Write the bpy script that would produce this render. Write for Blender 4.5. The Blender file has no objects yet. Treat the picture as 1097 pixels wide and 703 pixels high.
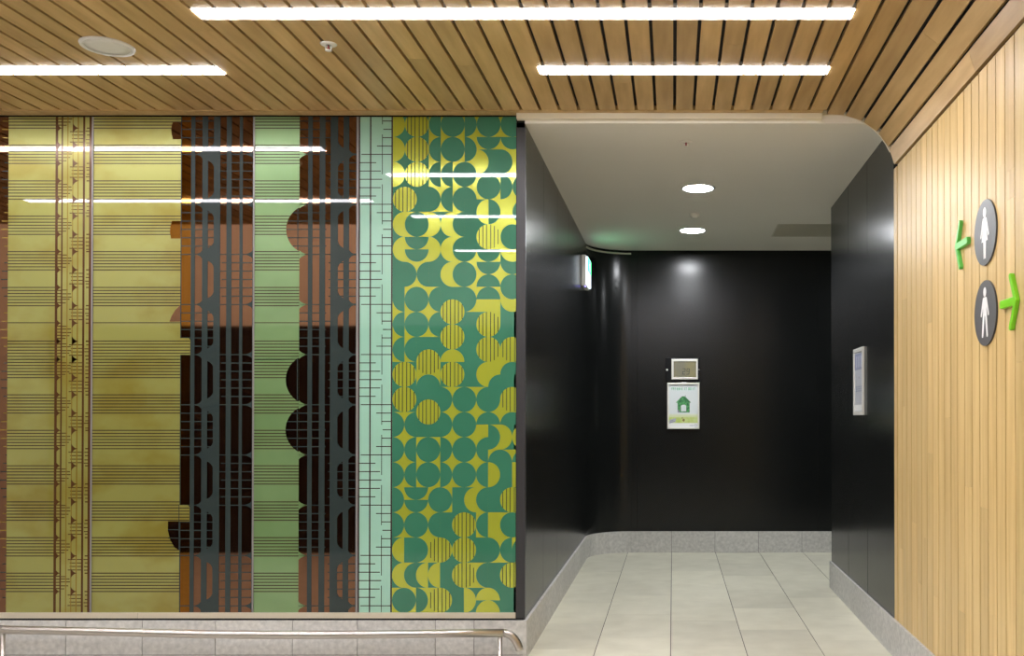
import bpy, bmesh, math, random
from mathutils import Vector, Matrix

random.seed(7)
C = bpy.context.scene.collection
PI = math.pi
EYE = 1.64            # camera height above the hall floor
D = 4.40              # distance from the camera to the artwork wall
S = D / 1000.0        # metres on that wall per unit of the artwork drawing
HC = EYE + 1.426      # hall ceiling
CC = EYE + 1.385      # corridor ceiling
FL = EYE - 1.135      # corridor floor
SK = FL + 0.175       # top of the stone skirting
XL, XR = -0.70, 1.05  # corridor walls
YB = 7.79             # corridor back wall
YE = 6.18             # end of the right corridor wall


# ------------------------------------------------------------------ materials
def mat(name, col, rough=0.5, metal=0.0, spec=0.5, coat=0.0, emit=None, es=0.0, coat_rough=0.03):
    m = bpy.data.materials.new(name)
    m.use_nodes = True
    b = m.node_tree.nodes['Principled BSDF']
    b.inputs['Base Color'].default_value = (*col, 1)
    b.inputs['Roughness'].default_value = rough
    b.inputs['Metallic'].default_value = metal
    b.inputs['Specular IOR Level'].default_value = spec
    b.inputs['Coat Weight'].default_value = coat
    b.inputs['Coat Roughness'].default_value = coat_rough
    if emit:
        b.inputs['Emission Color'].default_value = (*emit, 1)
        b.inputs['Emission Strength'].default_value = es
    return m


def noise_mix(m, ca, cb, scale=(1, 1, 1), nscale=5.0, detail=4.0, lo=0.35, hi=0.65, island=0.0, bump=0.0):
    """colour between ca and cb by a stretched noise, plus a tone of its own for each board or tile"""
    nt = m.node_tree
    b = nt.nodes['Principled BSDF']
    tc = nt.nodes.new('ShaderNodeTexCoord')
    mp = nt.nodes.new('ShaderNodeMapping')
    mp.inputs['Scale'].default_value = scale
    nz = nt.nodes.new('ShaderNodeTexNoise')
    nz.inputs['Scale'].default_value = nscale
    nz.inputs['Detail'].default_value = detail
    rp = nt.nodes.new('ShaderNodeValToRGB')
    rp.color_ramp.elements[0].position = lo
    rp.color_ramp.elements[1].position = hi
    rp.color_ramp.elements[0].color = (*ca, 1)
    rp.color_ramp.elements[1].color = (*cb, 1)
    geo = nt.nodes.new('ShaderNodeNewGeometry')
    if island:
        ad = nt.nodes.new('ShaderNodeVectorMath')
        ad.operation = 'ADD'
        sc = nt.nodes.new('ShaderNodeVectorMath')
        sc.operation = 'SCALE'
        sc.inputs[0].default_value = (13.1, 17.7, 11.3)
        nt.links.new(geo.outputs['Random Per Island'], sc.inputs['Scale'])
        nt.links.new(tc.outputs['Object'], ad.inputs[0])
        nt.links.new(sc.outputs[0], ad.inputs[1])
        nt.links.new(ad.outputs[0], mp.inputs['Vector'])
    else:
        nt.links.new(tc.outputs['Object'], mp.inputs['Vector'])
    nt.links.new(mp.outputs[0], nz.inputs['Vector'])
    nt.links.new(nz.outputs['Fac'], rp.inputs['Fac'])
    out = rp.outputs['Color']
    if island:
        hs = nt.nodes.new('ShaderNodeHueSaturation')
        mr = nt.nodes.new('ShaderNodeMapRange')
        mr.inputs['To Min'].default_value = 1 - island
        mr.inputs['To Max'].default_value = 1 + island
        nt.links.new(geo.outputs['Random Per Island'], mr.inputs['Value'])
        nt.links.new(mr.outputs[0], hs.inputs['Value'])
        nt.links.new(out, hs.inputs['Color'])
        out = hs.outputs['Color']
    nt.links.new(out, b.inputs['Base Color'])
    if bump:
        bp = nt.nodes.new('ShaderNodeBump')
        bp.inputs['Strength'].default_value = bump
        bp.inputs['Distance'].default_value = 0.002
        nt.links.new(nz.outputs['Fac'], bp.inputs['Height'])
        nt.links.new(bp.outputs[0], b.inputs['Normal'])
    return m


M = {}
M['slat'] = noise_mix(mat('ceiling_oak', (.5, .35, .17), .42), (.44, .285, .115), (.575, .392, .175),
                      (9, 1.0, 9), 3.0, 5, .3, .7, island=.13)
M['batten'] = noise_mix(mat('wall_timber', (.6, .43, .2), .40), (.56, .385, .15), (.71, .525, .24),
                        (14, 14, .8), 2.5, 5, .3, .7, island=.09)
M['dark_gap'] = mat('dark_gap', (.012, .011, .011), .8)
M['groove'] = mat('groove_brown', (.09, .04, .015), .8)
M['plaster'] = mat('white_plaster', (.80, .775, .70), .75, spec=.3)
M['cream'] = mat('cream_edge', (.72, .67, .52), .6)
M['black'] = noise_mix(mat('black_laminate', (.012, .0125, .0125), .22, spec=.30),
                       (.0055, .0062, .006), (.0075, .0084, .008), (1, 1, 1), 2.0, 3, .3, .7)
M['black_line'] = mat('black_joint', (.002, .002, .002), .8)
M['edge_grey'] = mat('edge_grey', (.028, .028, .030), .35, spec=.5)
M['stone'] = noise_mix(mat('grey_stone', (.4, .39, .35), .62, spec=.3), (.43, .43, .405), (.585, .58, .545),
                       (1, 1, 1), 45, 8, .32, .68, island=.05, bump=.15)
M['grout'] = mat('grout', (.09, .085, .075), .9)
M['tile'] = noise_mix(mat('floor_tile', (.5, .48, .4), .42, spec=.4), (.575, .56, .44), (.66, .645, .52),
                      (1, 1, 1), 7, 9, .3, .7, island=.09)
M['steel'] = mat('brushed_steel', (.50, .47, .43), .32, metal=1)
M['sill'] = mat('sill_metal', (.62, .56, .44), .38, metal=.35)
M['seam'] = mat('seam_silver', (.24, .23, .225), .4, metal=.3)
M['white'] = mat('white_plastic', (.74, .74, .70), .45)
M['grille_cloth'] = mat('speaker_grille', (.76, .76, .70), .7)
M['red'] = mat('red_bulb', (.35, .03, .05), .2)
M['chrome'] = mat('chrome', (.7, .7, .68), .15, metal=1)
M['lamp'] = mat('lamp_white', (.9, .9, .9), .5, emit=(.97, .94, 1.0), es=21.0)
M['down'] = mat('downlight_white', (.9, .9, .9), .5, emit=(.95, .97, 1.0), es=120.0)
M['exit_white'] = mat('exit_white', (.8, .8, .8), .4, emit=(.75, .88, 1.0), es=.8)
M['exit_green'] = mat('exit_green', (.02, .4, .15), .4, emit=(.04, .85, .30), es=2.5)
M['led'] = mat('blue_led', (.1, .1, .6), .4, emit=(.25, .2, 1.0), es=4.0)
# artwork glass
GL = dict(spec=.6, coat=1.0, coat_rough=.015)
M['yellow'] = noise_mix(mat('yellow_glass', (.4, .37, .1), .34, metal=.38, **GL), (.225, .192, .022), (.275, .275, .065),
                        (1, 1, 1.6), 3.2, 4, .36, .56)
M['green'] = noise_mix(mat('green_glass', (.25, .4, .18), .34, metal=.35, **GL), (.145, .255, .095), (.175, .295, .12),
                       (1, 1, 1.6), 3.0, 3, .36, .6)
M['mint'] = noise_mix(mat('mint_glass', (.36, .6, .47), .35, **GL), (.245, .47, .35), (.28, .51, .395),
                      (1, 1, 1.6), 2.0, 3, .36, .6)
M['stave'] = mat('stave_brown', (.034, .018, .004), .4, spec=.3)
M['mirror'] = mat('bronze_mirror', (.21, .112, .066), .03, metal=1)
M['amber'] = mat('amber_mirror', (.235, .10, .018), .03, metal=1)
M['bronze'] = mat('bronze_bar', (.085, .033, .008), .22, metal=.25)
M['ochre'] = mat('ochre_bar', (.30, .20, .03), .2, metal=.3, coat=.5)
M['slate'] = mat('slate_glass', (.026, .038, .036), .4, spec=.1, coat=.5, coat_rough=.015)
M['maroon'] = mat('maroon_line', (.035, .014, .017), .4, spec=.3)
M['leaf'] = noise_mix(mat('leaf_green_glass', (.06, .22, .13), .35, spec=.15, coat=.8, coat_rough=.015), (.030, .148, .086), (.037, .168, .10),
                      (1, 1, 1), 2.0, 3, .36, .6)
M['lime'] = mat('lime_gold_glass', (.40, .45, .04), .16, metal=.32, coat=.7, coat_rough=.015)
M['stripe'] = mat('stripe_grey', (.022, .034, .016), .4, spec=.3)
# signs
M['sign_grey'] = mat('sign_grey', (.115, .115, .117), .38)
M['sign_edge'] = mat('sign_edge', (.05, .05, .052), .4)
M['sign_white'] = mat('sign_white', (.86, .86, .84), .4)
M['arrow_green'] = mat('arrow_green', (.13, .56, .10), .32)
M['arrow_lime'] = mat('arrow_lime', (.21, .66, .015), .32)
M['frame_silver'] = mat('frame_silver', (.80, .80, .74), .35, metal=.35)
M['paper'] = mat('paper', (.74, .79, .80), .4, coat=.5)
M['notice_grey'] = mat('notice_grey', (.50, .52, .55), .4, coat=.5)
M['paper_white'] = mat('paper_white', (.84, .85, .84), .4, coat=.5)
M['print_green'] = mat('print_green', (.10, .52, .24), .5)
M['house_green'] = noise_mix(mat('house_green', (.04, .25, .09), .5), (.02, .14, .05), (.10, .40, .13),
                             (1, 1, 1), 70, 4, .4, .6)
M['grass_print'] = noise_mix(mat('grass_print', (.5, .6, .15), .5), (.50, .62, .14), (.62, .72, .30), (1, 1, 1), 20, 3)
M['grass_fade'] = mat('grass_fade', (.68, .75, .42), .45, coat=.5)
M['grass_pale'] = mat('grass_pale', (.72, .77, .60), .45, coat=.5)
M['grey_print'] = mat('grey_print', (.28, .26, .32), .5)
M['blue_print'] = mat('blue_print', (.20, .22, .33), .5)
M['pale_print'] = mat('pale_print', (.42, .44, .52), .5)
M['brown_print'] = mat('brown_print', (.25, .20, .06), .5)
M['lcd'] = noise_mix(mat('lcd', (.24, .22, .13), .25, coat=.6), (.22, .21, .15), (.27, .245, .125), (1, 1, 1), 9, 2)
M['lcd_dark'] = mat('lcd_dark', (.03, .035, .035), .4)
M['device_black'] = mat('device_black', (.005, .005, .006), .55, spec=.2)
M['vent'] = mat('vent_olive', (.62, .60, .50), .7)
M['glazing'] = mat('dark_glazing', (.022, .016, .015), .3)
M['concrete'] = noise_mix(mat('hall_floor', (.42, .4, .35), .45), (.56, .53, .46), (.64, .61, .54), (1, 1, 1), 6, 6)


# ------------------------------------------------------------------ mesh helper
class MB:
    def __init__(self):
        self.bm = bmesh.new()
        self.mats = []

    def mi(self, m):
        if m not in self.mats:
            self.mats.append(m)
        return self.mats.index(m)

    def face(self, pts, m):
        f = self.bm.faces.new([self.bm.verts.new(p) for p in pts])
        f.material_index = self.mi(m)
        return f

    def hexa(self, p, m):
        """8 points: bottom loop of four, top loop of four"""
        v = [self.bm.verts.new(q) for q in p]
        i = self.mi(m)
        for q in ((3, 2, 1, 0), (4, 5, 6, 7), (0, 1, 5, 4), (1, 2, 6, 5), (2, 3, 7, 6), (3, 0, 4, 7)):
            f = self.bm.faces.new([v[k] for k in q])
            f.material_index = i
        return self

    def box(self, x0, x1, y0, y1, z0, z1, m):
        return self.hexa([(x0, y0, z0), (x1, y0, z0), (x1, y1, z0), (x0, y1, z0),
                          (x0, y0, z1), (x1, y0, z1), (x1, y1, z1), (x0, y1, z1)], m)

    def prism(self, loop, off, m, msides=None):
        """closed loop of 3D points pushed along off"""
        off = Vector(off)
        a = [self.bm.verts.new(p) for p in loop]
        b = [self.bm.verts.new(Vector(p) + off) for p in loop]
        i, j = self.mi(m), self.mi(msides or m)
        f = self.bm.faces.new(a)
        f.material_index = i
        f = self.bm.faces.new(b[::-1])
        f.material_index = i
        n = len(a)
        for k in range(n):
            f = self.bm.faces.new([a[k], a[(k + 1) % n], b[(k + 1) % n], b[k]])
            f.material_index = j
        return self

    def lathe(self, prof, c, axis, m, n=48):
        """prof: list of (radius, height along axis) around c"""
        ax = Vector(axis).normalized()
        u = ax.orthogonal().normalized()
        w = ax.cross(u)
        c = Vector(c)
        rings = []
        for r, h in prof:
            if r < 1e-6:
                rings.append([self.bm.verts.new(c + ax * h)])
            else:
                rings.append([self.bm.verts.new(c + ax * h + (u * math.cos(2 * PI * k / n) + w * math.sin(2 * PI * k / n)) * r)
                              for k in range(n)])
        i = self.mi(m)
        for A, B in zip(rings, rings[1:]):
            for k in range(n):
                k2 = (k + 1) % n
                if len(A) == 1 and len(B) == 1:
                    continue
                if len(A) == 1:
                    q = [A[0], B[k2], B[k]]
                elif len(B) == 1:
                    q = [A[k], A[k2], B[0]]
                else:
                    q = [A[k], A[k2], B[k2], B[k]]
                f = self.bm.faces.new(q)
                f.material_index = i
                f.smooth = True
        return self

    def tube(self, pts, r, m, n=20, caps=True):
        P = [Vector(p) for p in pts]
        rings = []
        up = None
        for k, p in enumerate(P):
            t = (P[min(k + 1, len(P) - 1)] - P[max(k - 1, 0)]).normalized()
            if up is None:
                up = t.orthogonal().normalized()
            up = (up - t * up.dot(t)).normalized()
            w = t.cross(up)
            rings.append([self.bm.verts.new(p + (up * math.cos(2 * PI * j / n) + w * math.sin(2 * PI * j / n)) * r)
                          for j in range(n)])
        i = self.mi(m)
        for A, B in zip(rings, rings[1:]):
            for k in range(n):
                f = self.bm.faces.new([A[k], A[(k + 1) % n], B[(k + 1) % n], B[k]])
                f.material_index = i
                f.smooth = True
        if caps:
            for R in (rings[0][::-1], rings[-1]):
                f = self.bm.faces.new(R)
                f.material_index = i
        return self

    def build(self, name, parent=None, bevel=0.0, recalc=True):
        if recalc:
            bmesh.ops.recalc_face_normals(self.bm, faces=self.bm.faces[:])
        me = bpy.data.meshes.new(name)
        self.bm.to_mesh(me)
        self.bm.free()
        for m in self.mats:
            me.materials.append(M[m])
        o = bpy.data.objects.new(name, me)
        C.objects.link(o)
        if parent:
            o.parent = parent
            o.matrix_parent_inverse = Matrix.Translation(parent.location).inverted()
        if bevel:
            b = o.modifiers.new('bevel', 'BEVEL')
            b.width = bevel
            b.segments = 2
            b.limit_method = 'ANGLE'
        return o


def struct(o):
    o['kind'] = 'structure'
    return o


def tag(o, label, cat, group=None):
    o['label'] = label
    o['category'] = cat
    if group:
        o['group'] = group
    return o


def empty(name, loc):
    o = bpy.data.objects.new(name, None)
    o.empty_display_size = .05
    o.location = loc
    C.objects.link(o)
    return o


# ------------------------------------------------------------------ hall ceiling of timber slats, curving down at the right
PITCH, GAPW = 0.0893, 0.0135
A0, AR = 0.761, 0.288
SL_T = 0.018


def prof(s):
    """point and direction on the ceiling's cross-section at arc length s"""
    if s <= A0:
        return (s, HC), (1, 0)
    a = (s - A0) / AR
    return (A0 + AR * math.sin(a), HC - AR * (1 - math.cos(a))), (math.cos(a), -math.sin(a))


def lid(b, s0, s1, ya, yb, m, dz0=0.0, dz1=SL_T):
    """a board between two arc lengths (dz: offsets up, behind the visible face)"""
    def pt(s, o):
        (x, z), (tx, tz) = prof(s)
        return x - tz * o, z + tx * o
    p0, p1, q0, q1 = pt(s0, dz0), pt(s1, dz0), pt(s0, dz1), pt(s1, dz1)
    b.hexa([(p0[0], ya, p0[1]), (p1[0], ya, p1[1]), (p1[0], yb, p1[1]), (p0[0], yb, p0[1]),
            (q0[0], ya, q0[1]), (q1[0], ya, q1[1]), (q1[0], yb, q1[1]), (q0[0], yb, q0[1])], m)


b = MB()
YT = 4.335
for k in range(-84, 13):
    s0 = .0074 + PITCH * k + GAPW / 2
    s1 = s0 + PITCH - GAPW
    y_start = 1.87 if s1 < -1.98 else 0.3
    if s1 < -7.5:
        continue
    yend = YT if s0 < .72 else 4.398
    y = y_start
    while y < yend - 1e-6:
        L = random.uniform(.9, 2.6)
        y2 = min(y + L, yend)
        if yend - y2 < .25:
            y2 = yend
        lid(b, s0, s1, y + .0005, y2 - .0005, 'slat')
        y = y2
# backing behind the gaps
lid(b, -7.5, -1.98, 1.87, 4.40, 'dark_gap', .022, .045)
lid(b, -1.98, A0, .3, 4.40, 'dark_gap', .022, .045)
n = 8
s_end = A0 + AR * PI / 2
for k in range(n):
    lid(b, A0 + (s_end - A0) * k / n, A0 + (s_end - A0) * (k + 1) / n, .3, 4.398, 'dark_gap', .022, .04)
struct(b.build('ceiling'))
# timber board closing the slat ends along the artwork wall
b = MB()
b.box(-7.5, -.735, YT, 4.402, HC - .004, HC + .022, 'slat')
struct(b.build('trim_1'))
b = MB()
b.box(-.735, .70, YT, 4.37, HC - .002, HC + .022, 'slat')
b.box(-.735, .70, 4.37, 4.402, CC + .012, HC + .022, 'cream')
# cream edge following the curve
seg = 10
for k in range(seg):
    sa = .70 + (1.10 - .70) * k / seg
    sb = .70 + (1.10 - .70) * (k + 1) / seg
    lid(b, sa, sb, 4.399, 4.407, 'cream', -.003, .02)
struct(b.build('trim_2'))

# ------------------------------------------------------------------ right timber wall
b = MB()
WT = EYE + 1.178
b.box(XR + .016, XR + .10, -2.4, 4.43, SK - .01, WT, 'groove')
b.box(XR, XR + .02, 4.374, 4.430, SK + .001, WT - .004, 'batten')     # end strip
y = 4.354
while y > -2.35:
    z = SK + .001
    w = .083
    # each batten is two or three lengths butted together
    cuts = sorted(random.uniform(SK + .2, WT - .2) for _ in range(random.choice((0, 1, 1, 2))))
    zs = [z] + cuts + [WT]
    for za, zb in zip(zs, zs[1:]):
        b.box(XR, XR + .0185, y - w + .0065, y, za, zb - .0006, 'batten')
    y -= w
struct(b.build('wall_right'))
b = MB()
b.box(XR + .0, XR + .1, -2.4, .3, WT, 5.0, 'plaster')
struct(b.build('wall_right_upper'))

# ------------------------------------------------------------------ artwork wall: stone base and backing
b = MB()
b.box(-7.5, XL - .02, 4.43, 4.55, 0, HC + .05, 'dark_gap')
struct(b.build('wall_front'))
STOP = EYE + (446 - 664) * S
b = MB()
b.box(-7.5, XL + .012, 4.388, 4.43, 0, STOP - .001, 'grout')
joints = [-900, -820, -740, -660, -580, -500, -420, -340, -260, -168, -86, -5, 74, 155.5, 233.5, 315.5, 384.7, 467.6, 509, 564.5]
rows = [(0, .12), (.12, .33), (.33, EYE + (446 - 700.6) * S), (EYE + (446 - 700.6) * S, STOP)]
for xa, xb in zip(joints, joints[1:]):
    X0, X1 = (xa - 721) * S, (xb - 721) * S
    if xb == 564.5:
        X1 = XL + .014
    for za, zb in rows:
        b.box(X0 + .0016, X1 - .0016, 4.383, 4.40, za + .0018, zb - (.0018 if zb < STOP else 0), 'stone')
struct(b.build('baseboard_front'))
b = MB()      # metal channel the glass stands in
z0 = EYE + (446 - 661.6) * S
z1 = EYE + (446 - 655.9) * S
for xa, xb in ((-980, -400), (-400, 150), (150.6, 552.9)):
    b.box((xa - 721) * S, (xb - 721) * S, 4.386, 4.426, z0, z1, 'sill')
b.box(-7.4, XL - .003, 4.395, 4.428, STOP - .0005, z0, 'black_line')  # black strip standing in for the shadow line below the sill
struct(b.build('trim_3'))
b = MB()      # dark end strip of the glass wall
b.box((553.2 - 721) * S, (562.6 - 721) * S, 4.398, 4.43, STOP + .001, EYE + (446 - 136) * S, 'edge_grey')
b.box((553.4 - 721) * S, (561.5 - 721) * S, 4.400, 4.43, EYE + (446 - 136) * S, EYE + (446 - 125.5) * S, 'black')
struct(b.build('trim_4'))

# ------------------------------------------------------------------ black corridor walls
b = MB()
ys = [4.43, 5.04, 5.64, 6.25, 6.86, 7.44]
b.box(XL - .05, XL - .004, 4.40, 7.44, FL, CC, 'black_line')
ys[0] = 4.404
for ya, yb in zip(ys, ys[1:]):
    b.box(XL - .01, XL, ya + .002, yb - .002, SK, CC, 'black')
# rounded corner to the back wall
R = .35
cx, cy = XL + R, YB - R
NA = 14


def arc(r, t):
    return cx - r * math.cos(t), cy + r * math.sin(t)


ib = b.mi('black')
NC = 32
for ra, flip in ((R, 0), (R + .02, 1)):
    lo = [b.bm.verts.new((*arc(ra, k * PI / 2 / NC), SK)) for k in range(NC + 1)]
    hi = [b.bm.verts.new((*arc(ra, k * PI / 2 / NC), CC)) for k in range(NC + 1)]
    for k in range(NC):
        q = [lo[k], lo[k + 1], hi[k + 1], hi[k]]
        f = b.bm.faces.new(q[::-1] if flip else q)
        f.material_index = ib
        f.smooth = True
struct(b.build('wall_left', recalc=True))
b = MB()
xs = [cx, -.297, 1.207, 1.9, 2.6, 3.2]
b.box(cx, 3.2, YB + .004, YB + .06, FL, CC, 'black_line')
for xa, xb in zip(xs, xs[1:]):
    b.box(xa + .0012, xb - .0012, YB, YB + .01, SK, CC, 'black')
struct(b.build('wall_back'))
b = MB()
ys = [4.431, 5.04, 5.59, YE]
b.box(XR + .004, XR + .10, 4.432, YE, FL, CC, 'black_line')
for ya, yb in zip(ys, ys[1:]):
    b.box(XR, XR + .01, ya + .003, yb - .003, SK, CC, 'black')
b.box(XR, 3.2, YE, YE + .01, SK, CC, 'black')
struct(b.build('wall_corridor_right'))
b = MB()
b.box(3.2, 3.26, YE, YB, FL, CC, 'black')
struct(b.build('wall_passage_end'))

# stone skirting round the corridor
b = MB()
ys = [4.387 + i * .362 for i in range(9)] + [7.44]
for ya, yb in zip(ys, ys[1:]):
    b.box(XL - .004, XL + .014, ya + .0006, yb - .0006, FL, SK, 'stone')
r2 = R - .014
for k in range(NA):
    t0, t1 = k * PI / 2 / NA, (k + 1) * PI / 2 / NA
    g = .0015 if k == NA // 2 else 0
    p0, p1, q1, q0 = arc(r2, t0 + g), arc(r2, t1), arc(R + .004, t1), arc(R + .004, t0 + g)
    b.hexa([(*p0, FL), (*p1, FL), (*q1, FL), (*q0, FL), (*p0, SK), (*p1, SK), (*q1, SK), (*q0, SK)], 'stone')
struct(b.build('baseboard_left'))
b = MB()
xs = [cx, -.0125 - .3615 * .0 - .0, .349, .710, 1.072, 1.433, 1.795, 2.157, 2.52, 2.88, 3.2]
for xa, xb in zip(xs, xs[1:]):
    b.box(xa + .0014, xb - .0014, YB - .014, YB + .004, FL, SK, 'stone')
b.box(cx, 3.2, YB - .011, YB, FL, SK - .001, 'grout')
struct(b.build('baseboard_back'))
b = MB()
ys = [-2.4 + .604 * i for i in range(11)]
ys = [YE - .0 - .604 * i for i in range(14)][::-1]
ys = [6.18 - .115 - .604 * i for i in range(14) if 6.18 - .115 - .604 * i > 1.7][::-1] + [YE + .012]
ys[0] = 1.8
for ya, yb in zip(ys, ys[1:]):
    b.box(XR - .012, XR + .02, ya + .0006, yb - .0006, FL, SK, 'stone')
b.box(XR - .012, 3.2, YE - .002, YE + .022, FL, SK, 'stone')
struct(b.build('baseboard_right'))

# ------------------------------------------------------------------ corridor floor and landing
b = MB()
b.box(XL - .03, XR + .05, 1.8, YB + .03, FL - .1, FL - .0025, 'grout')
b.box(XR + .05, 3.2, YE, YB + .03, FL - .1, FL - .0025, 'grout')
cols = [-.742] + [-.3766 + .365 * i for i in range(11)]
cols[-1] = 3.2
for ci, (xa, xb) in enumerate(zip(cols, cols[1:])):
    y = 1.8 + [0, .23, .06, .41, .17, .3, .1, .36, .2, .05, .4][ci] - .6
    ylo = 1.8 if xa < XR - .01 else YE
    while y < YB:
        ya, yb = max(y, ylo), min(y + .56, YB - .01)
        if yb > ya + .01:
            b.box(xa + .0021, min(xb, 3.2) - .0021, ya + .0005, yb - .0005, FL - .012, FL, 'tile')
        y += .56
struct(b.build('floor_corridor'))
b = MB()
b.box(-7.5, XR + .1, -2.4, 4.43, -.08, 0, 'concrete')
struct(b.build('floor'))
b = MB()      # landing block and the steps down to the hall
b.box(XL + .013, XR - .0, 1.8, 4.385, 0.001, FL - .101, 'stone')
b.box(XL - .03, XL + .013, 1.8, 4.38, 0.001, FL - .101, 'stone')
for k in range(2):
    b.box(XL - .03, XR, 1.8 - .3 * (k + 1), 1.8 - .3 * k, 0.001, FL * (2 - k) / 3, 'stone')
struct(b.build('floor_landing'))

# ------------------------------------------------------------------ corridor ceiling
b = MB()
b.box(XL, XR + .004, 4.402, YB, CC, CC + .05, 'plaster')
b.box(XR + .004, 3.2, YE, YB, CC, CC + .05, 'plaster')
b.box(XL - .05, XR + .10, 4.41, YB + .06, CC + .05, CC + .08, 'dark_gap')
struct(b.build('ceiling_corridor'))
b = MB()      # thin olive edge under the ceiling in the rounded corner
for k in range(1, NA):
    t0, t1 = k * PI / 2 / NA, (k + 1) * PI / 2 / NA
    p0, p1, q1, q0 = arc(R - .012, t0), arc(R - .012, t1), arc(R + .002, t1), arc(R + .002, t0)
    za, zb = CC - .034, CC - .022
    b.hexa([(*p0, za), (*p1, za), (*q1, za), (*q0, za), (*p0, zb), (*p1, zb), (*q1, zb), (*q0, zb)], 'vent')
struct(b.build('trim_5'))

# ------------------------------------------------------------------ the hall behind the camera
b = MB()
for k in range(9):
    x0 = -7.5 + k * .95
    b.box(x0 + .03, x0 + .92, -2.44, -2.40, .03, EYE + 1.08, 'glazing')
b.box(-7.5, XR + .1, -2.5, -2.43, 0, EYE + 1.085, 'device_black')
b.box(-7.5, XR + .1, -2.5, -2.40, EYE + 1.085, 5.0, 'plaster')
struct(b.build('wall_rear'))
b = MB()
b.box(-7.6, -7.5, -2.5, 4.55, 0, 5.0, 'plaster')
struct(b.build('wall_hall_left'))
b = MB()
b.box(-7.5, XR + .1, -2.5, 1.9, 5.0, 5.06, 'plaster')
b.box(-7.5, -1.98, 1.87, 1.93, HC + .046, 5.0, 'plaster')
b.box(-2.04, XR + .1, .24, .30, HC + .046, 5.0, 'plaster')
b.box(-2.04, -1.98, .3, 1.87, HC + .046, 5.0, 'plaster')
struct(b.build('ceiling_hall'))


# ------------------------------------------------------------------ artwork of four glass sheets
def W(px, py, off=0.0):
    return ((px - 721) * S, D - off, EYE + (446 - py) * S)


TOP, BOT = 124.6, 656.4


def clip(poly, x0=-1e9, x1=1e9, y0=TOP, y1=BOT):
    def half(P, f, ins):
        out = []
        for i, a in enumerate(P):
            c = P[i - 1]
            fa, fc = f(a), f(c)
            if (fa >= 0) != (fc >= 0):
                t = fc / (fc - fa)
                out.append((c[0] + (a[0] - c[0]) * t, c[1] + (a[1] - c[1]) * t))
            if fa >= 0:
                out.append(a)
        return out
    for f in (lambda p: p[0] - x0, lambda p: x1 - p[0], lambda p: p[1] - y0, lambda p: y1 - p[1]):
        poly = half(poly, f, None)
        if len(poly) < 3:
            return None
    return poly


class Art(MB):
    """a band of the artwork: a thin slab with figures laid on it"""
    def __init__(self, x0, x1, base):
        super().__init__()
        self.x0, self.x1 = x0, x1
        a, c = W(x0, BOT), W(x1, TOP)
        self.box(a[0], c[0], D, D + .004, a[2], c[2], base)

    def fig(self, pts, m, lay=1, x0=None, x1=None):
        p = clip(pts, self.x0 if x0 is None else x0, self.x1 if x1 is None else x1)
        if p:
            f = self.face([W(x, y, .0003 * lay) for x, y in p], m)

    def rect(self, xa, xb, ya, yb, m, lay=1):
        self.fig([(xa, ya), (xb, ya), (xb, yb), (xa, yb)], m, lay)

    def hl(self, xa, xb, y, m, lay=1, t=1.0):
        self.rect(xa, xb, y - t / 2, y + t / 2, m, lay)


STAVES = [117.0, 155.0, 193.4, 231.3, 269.4, 307.9, None, 365.5, 385.1, 423.1, 461.2, 499.1, 537.8, 576.0, 614.0]


def staves(a, xa, xb, m='stave', lay=1, y0=0, y1=1e9):
    for g in STAVES:
        if g is None:
            a.hl(xa, xb, 345.8, m, lay, .9)
            continue
        for k in range(7):
            y = g + 3.27 * k
            if y0 <= y <= y1:
                a.hl(xa, xb, y, m, lay, 1.05)


def ell(cx_, cy_, rx, ry, t0, t1, n=24):
    return [(cx_ + rx * math.cos(t0 + (t1 - t0) * k / n), cy_ + ry * math.sin(t0 + (t1 - t0) * k / n)) for k in range(n + 1)]


def sheet(name, xa, xb, label):
    o = MB()
    p, q = W(xa, BOT), W(xb, TOP)
    o.box(p[0], q[0], D + .0045, D + .018, p[2], q[2], 'slate')
    r = o.build(name)
    return tag(r, label, 'artwork panel', 'glass sheets of the wall artwork')


def seam(xa, xb, parent):
    o = MB()
    p, q = W(xa, BOT), W(xb, TOP)
    o.box(p[0], q[0], D - .004, D + .018, p[2], q[2], 'seam')
    o.build('seam_strip', parent)


NODE0, NODE = 164.9, 53.78       # the towers repeat over this height


def node(k):
    return NODE0 + NODE * k


# --- sheet one: bronze edge, yellow staves, lattice of bars
p1 = sheet('artwork_panel', -165, 97.4, 'yellow glass artwork sheet with ruled staves and a narrow lattice of bronze bars')
a = Art(-165, -45, 'yellow')
staves(a, -165, -45)
a.build('stave_field', p1)
a = Art(-45, 7.6, 'mirror')
for k in range(-1, 11):
    y = node(k)
    for j in range(6):
        yy = y + 8.96 * j
        L = [0, 2.5, 5, 5.8, 5, 2.5][j] if True else 0
        a.hl(7.6 - 1.5 - L, 7.6, yy, 'ochre' if k % 2 else 'slate', 1, 1.0)
        a.hl(-45, -38, yy, 'slate', 1, 1.0)
a.build('mirror_band', p1)
a = Art(7.6, 58.2, 'yellow')
staves(a, 7.6, 58.2)
a.build('stave_field', p1)
a = Art(58.2, 97.4, 'yellow')
for xa, xb, m in ((58.0, 60.9, 'bronze'), (64.6, 66.2, 'bronze'), (70.8, 71.9, 'ochre'), (76.4, 77.3, 'ochre'),
                  (81.8, 83.2, 'ochre'), (87.7, 89.9, 'bronze'), (94.4, 97.4, 'bronze')):
    a.rect(xa, xb, TOP, BOT, m, 2)
rr = random.Random(3)
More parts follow.
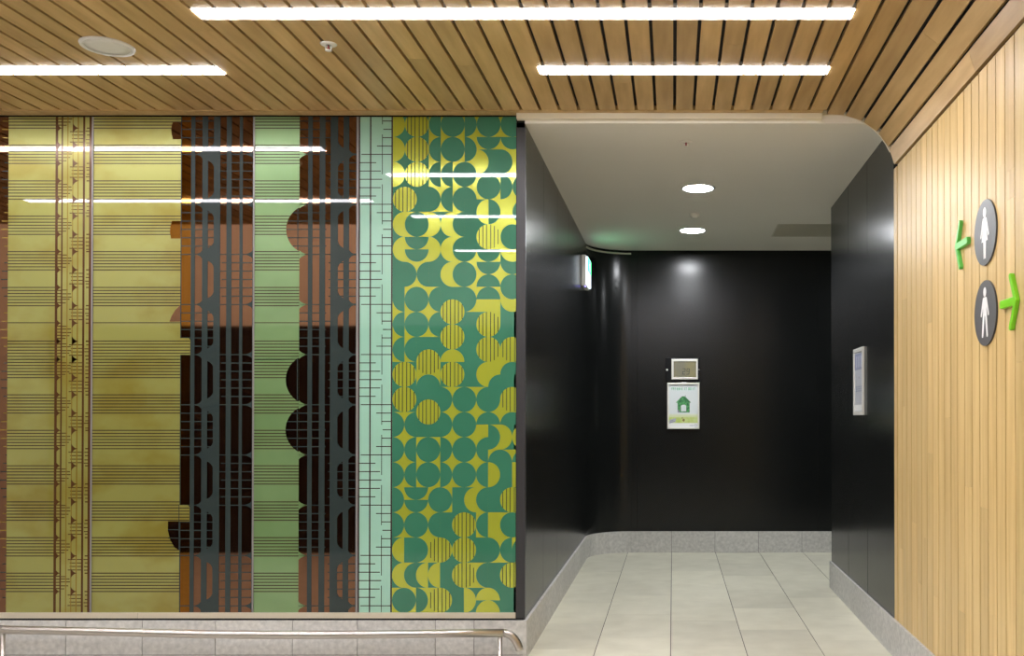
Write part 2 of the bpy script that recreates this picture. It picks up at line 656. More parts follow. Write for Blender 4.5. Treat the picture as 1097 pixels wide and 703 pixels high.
for g in STAVES:
    if g is None:
        g = 346.2
    for yy in (g, g + 19.6):
        for xb_, xt, h, m in ((76.6, 83.2, 5.0, 'bronze'), (60.6, 65.2, 3.4, 'bronze')):
            pts = [(xb_, yy - h)]
            for k in range(7):
                t = k / 6
                pts.append((xb_ + (xt - xb_) * t, yy - h * (1 - t) ** 2.2 - .3))
            for k in range(6, -1, -1):
                t = k / 6
                pts.append((xb_ + (xt - xb_) * t, yy + h * (1 - t) ** 2.2 + .3))
            a.fig(pts, m, 3)
        a.hl(91.5, 94.4, yy, 'bronze', 1, 1.2)
    for k in range(1, 6):
        yy = g + 3.27 * k
        a.hl(60.9, 64.6, yy, 'bronze', 1, 1.1)
        a.hl(66.2, 71 + [1, 4.5, 5, 3, -1][k - 1], yy + rr.uniform(-.5, .5), 'bronze', 1, 1.0)
    for k in range(1, 5):
        yy = g + 19.6 + 3.75 * k
        x0_ = 75.5 if k in (2, 3) else 73.5
        a.hl(x0_, 88.5, yy, 'bronze', 1, .95)
        a.hl(90 + rr.uniform(0, 2), 94.4, yy + rr.uniform(-.5, 1.2), 'bronze', 1, .95)
a.build('lattice_band', p1)
seam(97.5, 99.0, p1)

# --- sheet two: yellow staves with a bronze and slate tower
p2 = sheet('artwork_panel', 99.0, 270.7, 'olive yellow glass artwork sheet with ruled staves beside a dark bronze and slate tower')
a = Art(99.0, 192.8, 'yellow')
staves(a, 99.0, 192.8)
# bronze pieces biting into the field
a.fig([(184.0, 130), (192.8, 130), (192.8, 148.5), (184.2, 148.5), (182.6, 143), (182.2, 138), (183, 133)], 'mirror', 2)
a.fig([(183.4, 236.5), (192.8, 236.5), (192.8, 255.4), (182.6, 255.4), (181.4, 249), (181.6, 243)], 'amber', 2)
a.fig([(181.2, 344.6), (183.5, 338.5), (187.4, 332), (192.8, 326.8), (192.8, 344.6)], 'mirror', 2)
a.fig([(180.6, 558.6), (192.8, 558.6), (192.8, 589.5), (187.6, 586.5), (182.8, 578), (180.3, 568)], 'mirror', 2)
a.rect(192.0, 192.8, 541, 589, 'slate', 3)
for yy in (567.5, 576.5):
    a.hl(180.6, 192.8, yy, 'slate', 3, .8)
a.build('stave_field', p2)
a = Art(192.8, 270.7, 'mirror')
a.rect(193.6, 204.0, TOP, BOT, 'amber', 1)
a.rect(192.8, 193.8, TOP, BOT, 'slate', 2)
for xa, xb in ((203.8, 208.2), (215.9, 222.0), (228.2, 235.2), (241.9, 247.4), (255.9, 259.3), (269.9, 270.7)):
    a.rect(xa, xb, TOP, BOT, 'slate', 3)
for k in range(-2, 10):
    y0, y1 = node(k), node(k + 1)
    m1 = [y0 + NODE * j / 6 for j in range(1, 7)]
    # left part: rungs in the odd intervals
    if k % 2 == 1:
        for yy in [y0] + m1:
            a.hl(193.6, 222, yy, 'slate', 2, 1.0)
            a.hl(222, 228.4, yy, 'slate', 2, 1.0)
    # right part: rungs in the even ones
    else:
        for j, yy in enumerate([y0] + m1):
            a.hl(237 if j % 2 else 235, 242, yy, 'slate', 2, .9)
            a.hl(247, 270.5, yy, 'slate', 2, 1.05)
    # the third column closes at each node, leaving a lens of bronze
    for (ya, yb) in ((y0, y1),):
        lens = [(221.9, ya + 7)]
        for j in range(9):
            t = j / 8
            lens.append((222.3 + 5.9 * math.sin(t * PI / 2), ya + 7 + 7.5 * t ** 1.3))
        for j in range(8, -1, -1):
            t = j / 8
            lens.append((222.3 + 5.9 * math.sin(t * PI / 2), yb - 7 - 7.5 * t ** 1.3))
        lens.append((221.9, yb - 7))
        # slate above and below the lens
        mid = len(lens) // 2
        a.fig([(221.9, ya), (228.4, ya)] + lens[mid - 1:0:-1] + [(221.9, ya + 7)], 'slate', 3)
        a.fig([(221.9, yb), (228.4, yb)] + lens[mid + 1:-1] + [(221.9, yb - 7)], 'slate', 3)
    # flares at the right edge and left of the closed node
    fl = [(270.7, y0 - 5.5), (268.4, y0 - 2.6), (265, y0 - 1.0), (261, y0), (265, y0 + 1.0), (268.4, y0 + 2.6), (270.7, y0 + 5.5)]
    a.fig(fl, 'slate', 3)
    fl = [(216, y0 - 4.5), (213.5, y0 - 1.8), (209, y0), (213.5, y0 + 1.8), (216, y0 + 4.5)]
    a.fig(fl, 'slate', 3)
# yellow tongues with staves crossing the first column
for ya, yb in ((362.3, 380.2), (541.2, 558.6)):
    a.fig([(192.8, ya), (202, ya), (203.6, ya + 2), (203.6, yb), (192.8, yb)], 'yellow', 4)
    for g in STAVES:
        if g:
            for k in range(7):
                yy = g + 3.27 * k
                if ya + 1.5 < yy < yb - .8:
                    a.hl(192.8, 203.4, yy, 'stave', 5, 1.05)
a.build('tower_band', p2)
seam(270.7, 272.2, p2)

# --- sheet three: green staves with the second tower
p3 = sheet('artwork_panel', 272.2, 381.6, 'green glass artwork sheet with ruled staves and dark half discs beside a bronze tower')
a = Art(272.2, 320.2, 'green')
staves(a, 272.2, 320.2)
for k in (1, 4, 5):
    y0, y1 = node(k), node(k + 1)
    yc = (y0 + y1) / 2
    a.fig(ell(333, yc, 27, NODE / 2, PI * .5, PI * 1.5, 40), 'mirror', 2)
    a.fig([(318, y0 + 5), (319, y0 + 5), (319, y1 - 5), (318, y1 - 5)], 'slate', 3)
    if k != 4:
        for j in range(1, 6):
            dy = NODE * j / 6 - NODE / 2
            a.hl(333 - 27 * math.sqrt(max(0, 1 - (dy * 2 / NODE) ** 2)) + .3, 320.2, yc + dy, 'slate', 3, 1.0)
a.build('stave_field', p3)
a = Art(320.2, 381.6, 'mirror')
for xa, xb in ((329.4, 334.2), (341.7, 347.9), (353.5, 361.5), (367.4, 373.5), (381.0, 381.6)):
    a.rect(xa, xb, TOP, BOT, 'slate', 3)
for k in range(-2, 10):
    y0, y1 = node(k), node(k + 1)
    m1 = [y0 + NODE * j / 6 for j in range(1, 7)]
    if k % 2 == 1:
        for j, yy in enumerate([y0] + m1):
            a.hl(320.2, 349 if j % 2 else 353.5, yy, 'slate', 2, 1.0)
    else:
        for yy in [y0] + m1:
            a.hl(361, 381.6, yy, 'slate', 2, 1.0)
            a.hl(351.5, 354, yy, 'slate', 2, .9)
    lens = []
    for j in range(9):
        t = j / 8
        lens.append((367.5 - 5.7 * math.sin(t * PI / 2), y0 + 7 + 7.5 * t ** 1.3))
    a.fig([(367.6, y0), (361.3, y0)] + lens[::-1], 'slate', 3)
    a.fig([(367.6, y1), (361.3, y1)] + [(x, y0 + y1 - y) for x, y in lens[::-1]], 'slate', 3)
    fl = [(381.6, y0 - 1), (378, y0 - 1.0), (375.5, y0 - 2.4), (373.4, y0 - 5), (373.4, y0 + 5), (375.5, y0 + 2.4), (378, y0 + 1.0), (381.6, y0 + 1)]
    a.fig(fl, 'slate', 3)
    # green cusps where the discs or the straight edge meet
    cusp = [(320.2, y0 - 4.6), (322.5, y0 - 2.6), (326, y0 - .9), (330, y0), (326, y0 + .9), (322.5, y0 + 2.6), (320.2, y0 + 4.6)]
    a.fig(cusp, 'green', 2)
a.build('tower_band', p3)
seam(381.6, 383.8, p3)

# --- sheet four: mint ruler band and the field of discs
p4 = sheet('artwork_panel', 383.8, 552.6, 'glass artwork sheet of lime and green discs with a pale mint ruler band')
a = Art(383.8, 420.2, 'mint')
a.rect(383.8, 385.2, TOP, BOT, 'maroon', 2)
a.rect(395.7, 397.1, TOP, BOT, 'maroon', 2)
a.rect(418.7, 420.2, TOP, BOT, 'maroon', 2)
P12 = 107.56
for k in range(-1, 5):
    y0 = 164.8 + P12 * k
    pl = P12 / 12
    a.hl(386.5, 419, y0, 'maroon', 1, .95)
    for j, x in ((1, 402.4), (2, 407.3), (3, 408.9), (4, 407.3), (5, 402.4)):
        a.hl(385, x, y0 + pl * j, 'maroon', 1, .95)
    y6 = y0 + pl * 6
    a.hl(386.5, 419, y6, 'maroon', 1, .95)
    for j, x in ((1, 403.1), (2, 408.6), (3, 410.0), (4, 408.6), (5, 403.1)):
        a.hl(x, 419, y6 + pl * j, 'maroon', 1, .95)
    for ya, yb in ((y0, y0 + pl * 2.4), (y0 + pl * 3.6, y6 + pl * 2.4), (y6 + pl * 3.6, y0 + P12)):
        a.rect(408.6, 409.3, ya, yb, 'maroon', 1)
a.build('ruler_band', p4)

# one sign for each quarter of a disc: q w a s = green disc centred top-left, top-right, bottom-left, bottom-right on lime;
# capitals = lime disc on green; 1 2 3 4 = striped lime disc on green; ! @ $ % = striped disc on lime; . green  # lime
CELLS = [
    "A43ssaasas" + "a", "Q21wwqqwqw" + "q",
    "A43ssaawqw" + "q", "Q21wwqqA.a" + "#",
    "A43sssaQ.q" + "#", "Q21wwwqsaa" + "s",
    "43.assawqq" + "w", "21.qww.Sa#" + "s",
    "SsaASs.Wq#" + "w", "WwqQWw.4$s" + "a",
    "SwqASs.2!w" + "q", "WwqQWwqwqW" + "Q",
    ".as.Ssawqw" + "q", ".qw.Wwqsas" + "a",
    ".sas..asaw" + "q", "wwqw43q##W" + "Q",
    "ssas21.4$." + ".", "wwqw43.21." + ".",
    "ss..21.434" + "3", "ww43SA.2!@" + "1",
    "43@!43.S#s" + "a", "21sa21.Ws." + ".",
    "43..asas.4" + "3", "2143qwqwq@" + "!",
    "as21asasas" + "a", "qw..qwq#aA" + "S",
    "aSsaasasqQ" + "W", "qwwqqwqwsa" + "s",
    "assaasasA." + "#", "qwwqqwqwQ." + "#",
    "awqsa.Ss.4" + "3", "qwqwq.Ww.2" + "1",
    "asas.43s#s" + "a", "qwqw.21w#w" + "q",
    "S.a%343.as" + "s", "W.q@121.qw" + "q",
    "SsSS.4$s.4" + "3", "WwWW.2!w.2" + "1",
    "saa%3.ASA." + ".", "wqq@1.QSA." + ".",
]
CELLS[26] = "assaasasqQ" + "W"
GX, GY, GU, GV = 420.4, 119.2, 12.83, 13.43
a = Art(420.2, 552.6, 'leaf')
QUAD = {'q': (0, 0), 'w': (1, 0), 'a': (0, 1), 's': (1, 1)}
KEYS = {}
for lo, up, st, sy in zip('qwas', 'QWAS', '1234', '!@$%'):
    KEYS[lo] = (QUAD[lo], 'lime', 'leaf', False)
    KEYS[up] = (QUAD[lo], None, 'lime', False)
    KEYS[st] = (QUAD[lo], None, 'lime', True)
    KEYS[sy] = (QUAD[lo], 'lime', None, True)
for r, line in enumerate(CELLS):
    for c, ch in enumerate(line):
        x0, y0 = GX + GU * c, GY + GV * r
        x1, y1 = x0 + GU, y0 + GV
        if ch == '.':
            continue
        if ch == '#':
            a.rect(x0, x1, y0, y1, 'lime', 1)
            continue
        (ux, uy), bg, fg, striped = KEYS[ch]
        cx_, cy_ = x0 + GU * ux, y0 + GV * uy
        sx, sy = (1 if ux == 0 else -1), (1 if uy == 0 else -1)
        if bg:
            a.rect(x0, x1, y0, y1, bg, 1)
        if fg:
            n = 12
            pts = [(cx_, cy_)] + [(cx_ + sx * GU * math.cos(PI / 2 * k / n), cy_ + sy * GV * math.sin(PI / 2 * k / n)) for k in range(n + 1)]
            a.fig(pts, fg, 2)
        if striped:
            for k in range(-1, 4):
                base = x0 if ux == 1 else x0 - GU      # left edge of the whole disc
                for j in range(6):
                    xs_ = base + 2.9 + 3.93 * j + (.6 if j > 2 else 0)
                    if x0 <= xs_ < x1:
                        dx = abs(xs_ - cx_) / GU
                        h = GV * math.sqrt(max(0, 1 - dx * dx))
                        ya, yb = (cy_, cy_ + h) if sy > 0 else (cy_ - h, cy_)
                        a.rect(xs_ - .42, xs_ + .42, ya, yb, 'stripe', 3)
                break
a.build('disc_field', p4)

# ------------------------------------------------------------------ steel handrail in front of the stone base
YRAIL = 4.27


def rw(px, py, y=YRAIL):
    return ((px - 721) * y / 1000, y, EYE + (446 - py) * y / 1000)


hr = empty('handrail', (rw(536, 677)[0], YRAIL, 0))
tag(hr, 'brushed steel tube handrail on thin posts in front of the stone base below the artwork', 'handrail')
b = MB()
ctrl = [(-420, 664), (-250, 667.5), (-100, 671), (7, 674.4), (80, 675.9), (150, 677.6), (220, 679.2), (290, 679.9), (350, 679.9), (450, 678.9), (540, 677.9)]
b.tube([rw(*p) for p in ctrl], .0185, 'steel', 24)
b.build('rail', hr)
b = MB()
b.tube([rw(*p) for p in ((540.2, 677.9), (543.5, 678.5), (547.6, 680.4), (550.8, 683.4), (553.3, 687.2), (555.2, 690.6), (556.4, 693.4), (557.0, 696.4))],
       .0185, 'steel', 24)
b.build('bent_end', hr)
b = MB()
b.tube([rw(7.0, 674.3), rw(7.6, 674.32)], .0191, 'steel', 24)
b.build('joint_collar', hr)
for px, py in ((536.0, 678.0), (4.4, 674.3), (-270, 667)):
    x, y, z = rw(px, py)
    b = MB()
    b.tube([(x, y, 0.006), (x, y, z - .017)], .0102, 'steel', 16)
    po = b.build('post', hr)
    b = MB()
    b.lathe([(0, 0.0), (.035, 0), (.035, .005), (.012, .007), (0, .007)], (x, y, 0.0005), (0, 0, 1), 'steel', 24)
    fo = b.build('flange', po)


# ------------------------------------------------------------------ ceiling lamps
def linear(x0, x1, y, label, w=.078, z=HC, name='linear_ceiling_light'):
    t = empty(name, ((x0 + x1) / 2, y, z))
    tag(t, label, 'ceiling light', 'linear lights in the hall ceiling')
    b = MB()
    b.box(x0, x1, y - w / 2, y + w / 2, z - .0028, z - .0006, 'lamp')
    b.build('diffuser', t)
    b = MB()
    b.box(x0 - .003, x1 + .003, y - w / 2 - .003, y + w / 2 + .003, z - .0004, z + .02, 'white')
    b.build('housing', t)
    return t


linear(-1.686, .636, 3.295, 'long white strip light along the top of the picture, set in the slatted ceiling')
linear(-4.18, -1.863, 3.835, 'white strip light at far left, in the ceiling close to the yellow artwork')
linear(-.552, .640, 3.835, 'short white strip light in the slatted ceiling just before the corridor opening')
linear(-4.277, -1.99, 2.637, 'strip light further from the artwork, mirrored as the lower line in the yellow glass')
linear(-1.86, .46, 2.15, 'strip light behind the viewer, mirrored as the second line in the disc artwork')
linear(-1.874, .45, .77, 'strip light far behind the viewer, mirrored as the lowest line in the disc artwork')
for i, (x, y) in enumerate(((-5.6, -.6), (-3.2, -.6), (-.8, -.9))):  # unseen strips added to light the rear plaster and bounce onto the slats
    linear(x - .9, x + .9, y, ['strip light at the left of the high rear hall ceiling', 'middle strip light of the high rear hall ceiling',
                               'strip light at the right of the high rear hall ceiling'][i], .28, 5.0)


def downlight(x, y, label, z=CC):
    t = empty('downlight', (x, y, z))
    tag(t, label, 'downlight', 'round downlights in the corridor ceiling')
    b = MB()
    b.lathe([(.086, 0.002), (.088, -.003), (.100, -.006), (.104, -.003), (.105, 0.0)], (x, y, z), (0, 0, 1), 'white', 48)
    b.build('trim_ring', t)
    b = MB()
    b.lathe([(0, -.002), (.087, -.002), (.087, .003), (0, .003)], (x, y, z), (0, 0, 1), 'down', 48)
    b.build('lens', t)


downlight(.153, 5.66, 'round white downlight nearer the corridor mouth')
downlight(.146, 6.95, 'round white downlight nearer the black back wall')
downlight(2.1, 7.0, 'round downlight round the corner in the side passage')

# speaker, sprinklers, detector, grille
x, y = -2.178, 3.583
t = empty('ceiling_speaker', (x, y, HC))
tag(t, 'round off-white speaker set in the slatted ceiling at upper left', 'speaker')
b = MB()
b.lathe([(.078, -.006), (.084, -.010), (.092, -.008), (.095, -.002), (.095, .0)], (x, y, HC), (0, 0, 1), 'white', 64)
b.build('rim', t)
b = MB()
b.lathe([(0, -.007), (.05, -.0068), (.079, -.005), (.079, -.002), (0, -.002)], (x, y, HC), (0, 0, 1), 'grille_cloth', 64)
b.build('grille', t)


def sprinkler(x, y, z, label, s=1.0, rose='white'):
    t = empty('sprinkler', (x, y, z))
    tag(t, label, 'sprinkler', 'fire sprinklers in the ceilings')
    b = MB()
    b.lathe([(0, -.004 * s), (.012 * s, -.004 * s), (.020 * s, -.006 * s), (.029 * s, -.003 * s), (.031 * s, 0)], (x, y, z), (0, 0, 1), rose, 40)
    b.build('rose', t)
    b = MB()
    for k in (-1, 1):
        b.tube([(x + k * .009 * s, y, z - .003 * s), (x + k * .0115 * s, y, z - .014 * s), (x + k * .008 * s, y, z - .025 * s)], .0022 * s, rose, 8)
    b.build('yoke', t)
    b = MB()
    b.tube([(x, y, z - .004 * s), (x, y, z - .020 * s)], .0035 * s, 'red', 10)
    b.build('bulb', t)
    b = MB()
    b.lathe([(0, -.026 * s), (.012 * s, -.026 * s), (.013 * s, -.024 * s), (.006 * s, -.021 * s), (0, -.021 * s)], (x, y, z), (0, 0, 1), rose, 24)
    b.build('deflector', t)


sprinkler(-1.32, 3.565, HC, 'white fire sprinkler with red bulb hanging from the slatted timber ceiling')
sprinkler(.066, 4.70, CC, 'small fire sprinkler in the white corridor ceiling near its front edge', 1.0, 'plaster')
x, y = .147, 6.38
t = empty('smoke_detector', (x, y, CC))
tag(t, 'small round white smoke detector on the corridor ceiling between the two downlights', 'smoke detector')
b = MB()
b.lathe([(.038, 0), (.038, -.012), (.030, -.020), (.026, -.020)], (x, y, CC), (0, 0, 1), 'plaster', 32)
b.build('housing', t)
b = MB()
b.lathe([(.027, -.018), (.024, -.028), (.012, -.032), (0, -.032)], (x, y, CC), (0, 0, 1), 'plaster', 32)
b.build('sensor_cap', t)
t = empty('ceiling_vent', (1.25, 6.97, CC))
tag(t, 'flat olive grey air vent in the corridor ceiling beside the right wall corner', 'air vent')
b = MB()
gx0, gx1, gy0, gy1 = .755, 1.80, 6.72, 7.18
b.box(gx0, gx1, gy0, gy1, CC - .002, CC, 'vent')
for k in range(22):
    yy = gy0 + .012 + k * .0205
    b.hexa([(gx0 + .01, yy, CC - .004), (gx1 - .01, yy, CC - .004), (gx1 - .01, yy + .012, CC - .0015), (gx0 + .01, yy + .012, CC - .0015),
            (gx0 + .01, yy, CC - .0032), (gx1 - .01, yy, CC - .0032), (gx1 - .01, yy + .012, CC - .0008), (gx0 + .01, yy + .012, CC - .0008)], 'vent')
b.build('louvre_panel', t)

# ------------------------------------------------------------------ lit exit sign on the left wall
t = empty('exit_sign', (XL, 7.30, EYE + 1.0))
tag(t, 'lit green and white exit sign box on the left black wall near the rounded corner', 'exit sign')
ex0, ex1, ey0, ey1, ez0, ez1 = XL, XL + .034, 7.12, 7.42, EYE + 1.0, EYE + 1.235
b = MB()
b.box(ex0 + .0005, ex1, ey0, ey1, ez0, ez1, 'white')
b.build('housing', t, bevel=.003)
b = MB()
b.box(ex1, ex1 + .014, ey0 + .008, ey1 - .008, ez0 + .012, ez1 - .012, 'exit_white')
fc = b.build('lit_face', t)
b = MB()
xg = ex1 + .0142
b.box(ex1 + .0138, xg, ey0 + .012, ey1 - .012, ez0 + .115, ez1 - .016, 'exit_green')
b.build('green_panel', fc)
b = MB()
ym, zm = 7.27, ez0 + .168


def exfig(pts):
    b.face([(xg + .0004, ym - u, zm + v) for u, v in pts], 'exit_white')


exfig(ell(.008, .030, .008, .008, 0, 2 * PI, 12)[:-1])
exfig([(-.010, .020), (.010, .020), (.004, -.006), (-.012, -.004)])
exfig([(.008, .018), (.030, .006), (.028, .001), (.006, .010)])
exfig([(-.008, .018), (-.028, .010), (-.030, .014), (-.010, .022)])
exfig([(.002, -.004), (.020, -.018), (.014, -.040), (.009, -.038), (.013, -.020), (-.006, -.006)])
exfig([(-.010, -.004), (-.018, -.024), (-.036, -.030), (-.035, -.036), (-.012, -.030), (-.003, -.006)])
exfig([(-.085, .034), (-.050, .034), (-.050, -.036), (-.085, -.036)])
b.build('running_figure', fc)
b = MB()
b.lathe([(0, .0), (.006, 0), (.004, .004), (0, .005)], (ex1 - .008, ey0 + .04, ez0 - .0005), (0, 0, -1), 'led', 12)
b.build('indicator', t)


# ------------------------------------------------------------------ framed notices
def frame_on(wall, u0, u1, z0, z1, label, depth=.028, fw=.014, sheet='paper'):
    """wall 'back': u is x, faces -y; wall 'right': u is y (near to far), faces -x"""
    if wall == 'back':
        P = lambda u, z, d: (u, YB - d, z)
    else:
        P = lambda u, z, d: (XR - d, u, z)
    t = empty('poster_frame', P((u0 + u1) / 2, z0, 0.0))
    tag(t, label, 'poster')
    b = MB()

    def slab(ua, ub, za, zb, d0, d1, m):
        b.hexa([P(ua, za, d0), P(ub, za, d0), P(ub, za, d1), P(ua, za, d1), P(ua, zb, d0), P(ub, zb, d0), P(ub, zb, d1), P(ua, zb, d1)], m)
    slab(u0, u0 + fw, z0, z1, .0005, depth, 'frame_silver')
    slab(u1 - fw, u1, z0, z1, .0005, depth, 'frame_silver')
    slab(u0 + fw, u1 - fw, z0, z0 + fw, .0005, depth, 'frame_silver')
    slab(u0 + fw, u1 - fw, z1 - fw, z1, .0005, depth, 'frame_silver')
    b.build('frame', t, bevel=.0025)
    b = MB()
    slab(u0 + fw, u1 - fw, z0 + fw, z1 - fw, .0005, depth * .55, sheet)
    sh = b.build('sheet', t)
    return t, sh, (lambda u, v, d=0: P(u0 + fw + (u1 - u0 - 2 * fw) * u, z0 + fw + (z1 - z0 - 2 * fw) * v, depth * .55 + .0004 + d))


def fz(px, py, y=YB):
    return (px - 721) * y / 1000, EYE + (446 - py) * y / 1000


u0, z1 = fz(714.8, 410.2)
u1, z0 = fz(749.2, 459.6)
t, sh, F = frame_on('back', u0, u1, z0, z1, 'silver framed poster of a green leafy house on the black back wall')
b = MB()


def pr(pts, m, d=0):
    b.face([F(u, v, d) for u, v in pts], m)


def prr(ua, ub, va, vb, m, d=0):
    pr([(ua, va), (ub, va), (ub, vb), (ua, vb)], m, d)


prr(0, 1, 0, .10, 'paper_white')
prr(0, 1, .10, .23, 'grass_print')
prr(0, 1, .23, .27, 'grass_fade')
prr(0, 1, .27, .31, 'grass_pale')
# green heading, four short words of upright strokes
rr = random.Random(11)
for ua, ub in ((.10, .25), (.28, .50), (.54, .63), (.67, .92)):
    u = ua
    while u < ub - .01:
        kind = rr.choice('IEOT')
        prr(u, u + .013, .865, .925, 'print_green', .0002)
        if kind in 'EO':
            prr(u + .013, u + .034, .912, .925, 'print_green', .0002)
            prr(u + .013, u + .034, .865, .878, 'print_green', .0002)
        if kind == 'O':
            prr(u + .028, u + .041, .865, .925, 'print_green', .0002)
        if kind == 'T':
            prr(u - .010, u + .026, .912, .925, 'print_green', .0002)
        if kind == 'E':
            prr(u + .013, u + .030, .890, .900, 'print_green', .0002)
        u += .053
hx = lambda u, v: (u, v)
pr([(.24, .575), (.42, .70), (.45, .72), (.55, .725), (.59, .70), (.77, .575), (.70, .57), (.28, .57)], 'house_green', .0002)
pr([(.30, .345), (.42, .345), (.42, .50), (.47, .525), (.55, .525), (.60, .50), (.60, .345), (.72, .345), (.72, .575), (.30, .575)], 'house_green', .0003)
prr(.42, .60, .345, .37, 'house_green', .0003)
prr(.30, .37, .345, .40, 'grey_print', .0004)
prr(.56, .585, .70, .75, 'pale_print', .0002)
pr([(.46, .16), (.51, .13), (.55, .15), (.55, .19), (.50, .20)], 'brown_print', .0002)
prr(.45, .48, .20, .23, 'brown_print', .0002)
pr([(.01, .085), (.23, .125), (.25, .21), (.20, .205), (.02, .17)], 'pale_print', .0003)
pr([(.04, .10), (.21, .135), (.215, .15), (.04, .118)], 'grey_print', .0004)
pr([(.04, .135), (.16, .16), (.16, .175), (.04, .15)], 'grey_print', .0004)
prr(.72, .86, .03, .045, 'pale_print', .0002)
pr([F_ for F_ in ell(.93, .04, .05, .032, 0, 2 * PI, 16)[:-1]], 'pale_print', .0002)
pr([F_ for F_ in ell(.93, .04, .032, .02, 0, 2 * PI, 16)[:-1]], 'paper_white', .0004)
b.build('print', sh)

t, sh, F = frame_on('right', 5.11, 5.375, EYE + .006, EYE + .383, 'silver framed notice seen edge-on on the right black wall', .013, .022, 'notice_grey')
b = MB()
# u runs from near to far, the notice reads from far to near
prr(.02, .98, .70, .97, 'blue_print')
for k in range(4):
    prr(.12 + .2 * k, .20 + .2 * k, .74, .93, 'pale_print', .0002)
for k in range(7):
    prr(.10, .90 - .1 * (k % 3), .655 - .032 * k, .665 - .032 * k, 'pale_print')
prr(.40, .50, .55, .58, 'grey_print', .0002)
for k in range(3):
    for j in range(4):
        prr(.12 + .2 * j, .26 + .2 * j, .33 + .035 * k, .353 + .035 * k, 'blue_print')
for k in range(6):
    prr(.08, .92 - .12 * (k % 2), .29 - .027 * k, .30 - .027 * k, 'pale_print')
prr(.02, .98, 0.01, .11, 'paper_white')
b.build('print', sh)

# ------------------------------------------------------------------ wall display with 29 on it
u0, z1 = fz(713.2, 383.4)
u1, z0 = fz(749.8, 408.6)
t = empty('wall_display', ((u0 + u1) / 2, YB, z0))
tag(t, 'small grey digital display reading 29 in a pale frame above the house poster', 'display')
b = MB()
b.box(u0, u1, YB - .022, YB - .0005, z0, z1, 'device_black')
b.build('bracket', t, bevel=.003)
b = MB()
fu0, fz1 = fz(719.4, 384.9)
fu1, fz0 = fz(747.4, 406.7)
e = .017
b.box(fu0, fu0 + e, YB - .034, YB - .022, fz0, fz1, 'frame_silver')
b.box(fu1 - e * .75, fu1, YB - .034, YB - .022, fz0, fz1, 'frame_silver')
b.box(fu0 + e, fu1 - e * .75, YB - .034, YB - .022, fz0, fz0 + e, 'frame_silver')
b.box(fu0 + e, fu1 - e * .75, YB - .034, YB - .022, fz1 - e * 1.2, fz1, 'frame_silver')
b.build('bezel', t, bevel=.002)
b = MB()
b.box(fu0 + e, fu1 - e * .75, YB - .027, YB - .022, fz0 + e, fz1 - e * 1.2, 'lcd')
sc_ = b.build('screen', t)
b = MB()
sx0, sx1, sz0, sz1 = fu0 + e, fu1 - e * .75, fz0 + e, fz1 - e * 1.2


def seg7(cx0, cz0, w, h, code):
    tk = .16 * w + .001
    g = {'A': (0, w, h - tk, h), 'G': (0, w, h / 2 - tk / 2, h / 2 + tk / 2), 'D': (0, w, 0, tk),
         'F': (0, tk, h / 2, h), 'B': (w - tk, w, h / 2, h), 'E': (0, tk, 0, h / 2), 'C': (w - tk, w, 0, h / 2)}
    for k in code:
        a0, a1, c0, c1 = g[k]
        lean = lambda z: (z / h) * .004
        b.face([(cx0 + a0 + lean(c0), YB - .0274, cz0 + c0), (cx0 + a1 + lean(c0), YB - .0274, cz0 + c0),
                (cx0 + a1 + lean(c1), YB - .0274, cz0 + c1), (cx0 + a0 + lean(c1), YB - .0274, cz0 + c1)], 'lcd_dark')


seg7(sx0 + .072, sz0 + .024, .024, .050, 'ABGED')
seg7(sx0 + .106, sz0 + .024, .024, .050, 'ABGFCD')
b.build('digits', sc_)
b = MB()
bx, bz = fz(714.6, 396.5)
b.lathe([(0, .003), (.007, .003), (.009, 0)], (bx, YB - .022, bz), (0, -1, 0), 'white', 16)
b.build('button', t)
b = MB()
bx, bz = fz(748.9, 396.3)
b.lathe([(0, .003), (.004, .003), (.006, 0)], (bx, YB - .022, bz), (0, -1, 0), 'chrome', 16)
b.build('button', t)


# ------------------------------------------------------------------ washroom signs on the timber wall
def wall_pt(v, z, d):          # v: towards the camera (right in the picture), seen from inside the hall
    return (XR - d, v, z)


def disc_sign(yc, zc, r, label, woman):
    t = empty('washroom_sign', (XR, yc, zc))
    tag(t, label, 'washroom sign', 'round washroom signs on the timber wall')
    b = MB()
    n = 72
    loop = [(XR - .0003, yc + r * math.cos(2 * PI * k / n), zc + r * math.sin(2 * PI * k / n)) for k in range(n)]
    b.prism(loop, (-.006, 0, 0), 'sign_grey', 'sign_edge')
    b.build('disc', t)
    b = MB()
    d = .006

    def fg(pts, lay=0):
        b.prism([(XR - d, yc - r * u * .9, zc + r * v) for u, v in pts], (-.0012, 0, 0), 'sign_white')
    if woman:
        fg(ell(0, .62, .155, .155, 0, 2 * PI, 28)[:-1])
        body = [(.10, .46), (.17, .44), (.215, .38), (.44, -.10), (.37, -.15), (.335, -.125), (.185, .17), (.165, .14),
                (.30, -.27), (.13, -.27), (.10, -.80), (.02, -.80), (.0, -.30)]
        fg([(u, v) for u, v in body] + [(-u, v) for u, v in body[-2::-1]])
    else:
        fg(ell(0, .645, .145, .145, 0, 2 * PI, 28)[:-1])
        body = [(.10, .49), (.17, .47), (.205, .42), (.41, -.03), (.40, -.09), (.34, -.10), (.29, -.05), (.18, .18), (.165, .12),
                (.30, -.68), (.29, -.73), (.20, -.74), (.165, -.70), (.03, -.08)]
        fg(body + [(-u, v) for u, v in body[::-1]])
    b.build('woman_figure' if woman else 'man_figure', t)


disc_sign(3.121, EYE + .615, .1095, 'round grey washroom sign with a white woman figure, above the man sign', True)
disc_sign(3.121, EYE + .345, .1095, 'round grey washroom sign with a white man figure, below the woman sign', False)


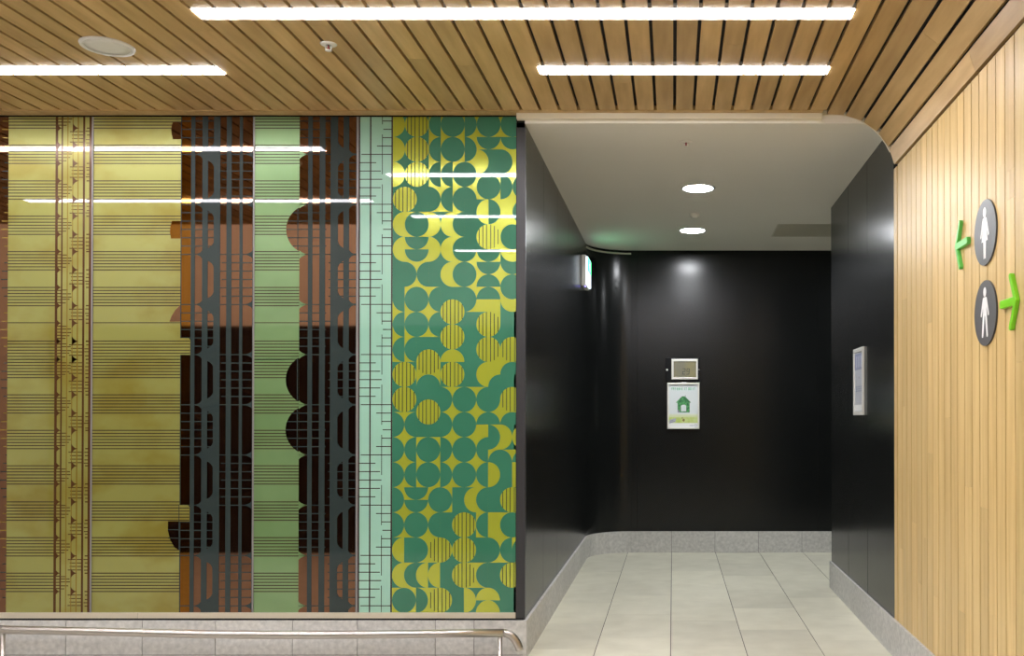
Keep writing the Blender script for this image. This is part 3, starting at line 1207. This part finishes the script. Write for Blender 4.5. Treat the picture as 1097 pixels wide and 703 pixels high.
def arrow(y_tip, z, sgn, label, m, dy=.043, hh=.088, stem=.17):
    """sgn +1: points away from the camera (left in the picture)"""
    v = lambda a, c: (XR - .0003, y_tip - sgn * a, z + c)
    w = .0130                                   # half stroke of the stem
    t = .0205                                   # stroke of the arms, measured along the stem
    th = math.atan2(hh, dy)
    # upper arm from the vertex out to a rounded tip, then back along its inner edge to the stem
    ux, uz = math.cos(th), math.sin(th)
    tw = t * math.sin(th) / 2                   # half width across the arm
    cx_, cz_ = t / 2 + dy - tw * ux, hh - tw * uz     # centre of the rounded tip
    tip = [(cx_ + tw * math.cos(th + PI / 2 - PI * k / 8), cz_ + tw * math.sin(th + PI / 2 - PI * k / 8)) for k in range(9)]
    up = [(0.0, 0.0)] + tip + [(t + w / math.tan(th), w)]
    up += [(stem - .006, w), (stem - .0015, w - .003), (stem, w - .007)]
    dn = [(a, -c) for a, c in up[::-1]]
    poly = up + dn[:-1]
    b = MB()
    b.prism([v(a, c) for a, c in poly], (-.014, 0, 0), m)
    o_ = b.build('arrow_sign', bevel=.002)
    tag(o_, label, 'arrow sign', 'raised green arrows on the timber wall')
    return o_


arrow(3.43, EYE + .621, 1, 'raised mid green arrow pointing towards the corridor, beside the woman sign', 'arrow_green', .047, .088, .146)
arrow(2.818, EYE + .352, -1, 'raised lime green arrow pointing away from the corridor, beside the man sign', 'arrow_lime', .047, .087, .142)

# ------------------------------------------------------------------ camera, world, colour
cam = bpy.data.cameras.new('camera')
co = bpy.data.objects.new('camera', cam)
C.objects.link(co)
TILT = math.radians(0.45)
co.location = (0, 0, EYE)
co.rotation_euler = (PI / 2 + TILT, 0, 0)
cam.sensor_fit = 'HORIZONTAL'
cam.sensor_width = 36.0
cam.lens = 36.0 * 1000 / 1097
cam.shift_x = -(721 - 548.5) / 1097
cam.shift_y = (446 - 1000 * math.tan(TILT) - 351.5) / 1097
cam.clip_start = .02
bpy.context.scene.camera = co
w = bpy.data.worlds.new('world')
bpy.context.scene.world = w
w.use_nodes = True
w.node_tree.nodes['Background'].inputs[0].default_value = (.6, .62, .65, 1)
w.node_tree.nodes['Background'].inputs[1].default_value = .05
vs = bpy.context.scene.view_settings
vs.view_transform = 'Standard'
vs.look = 'None'
vs.exposure = 1.1
vs.gamma = 1.0
vs.use_curve_mapping = False
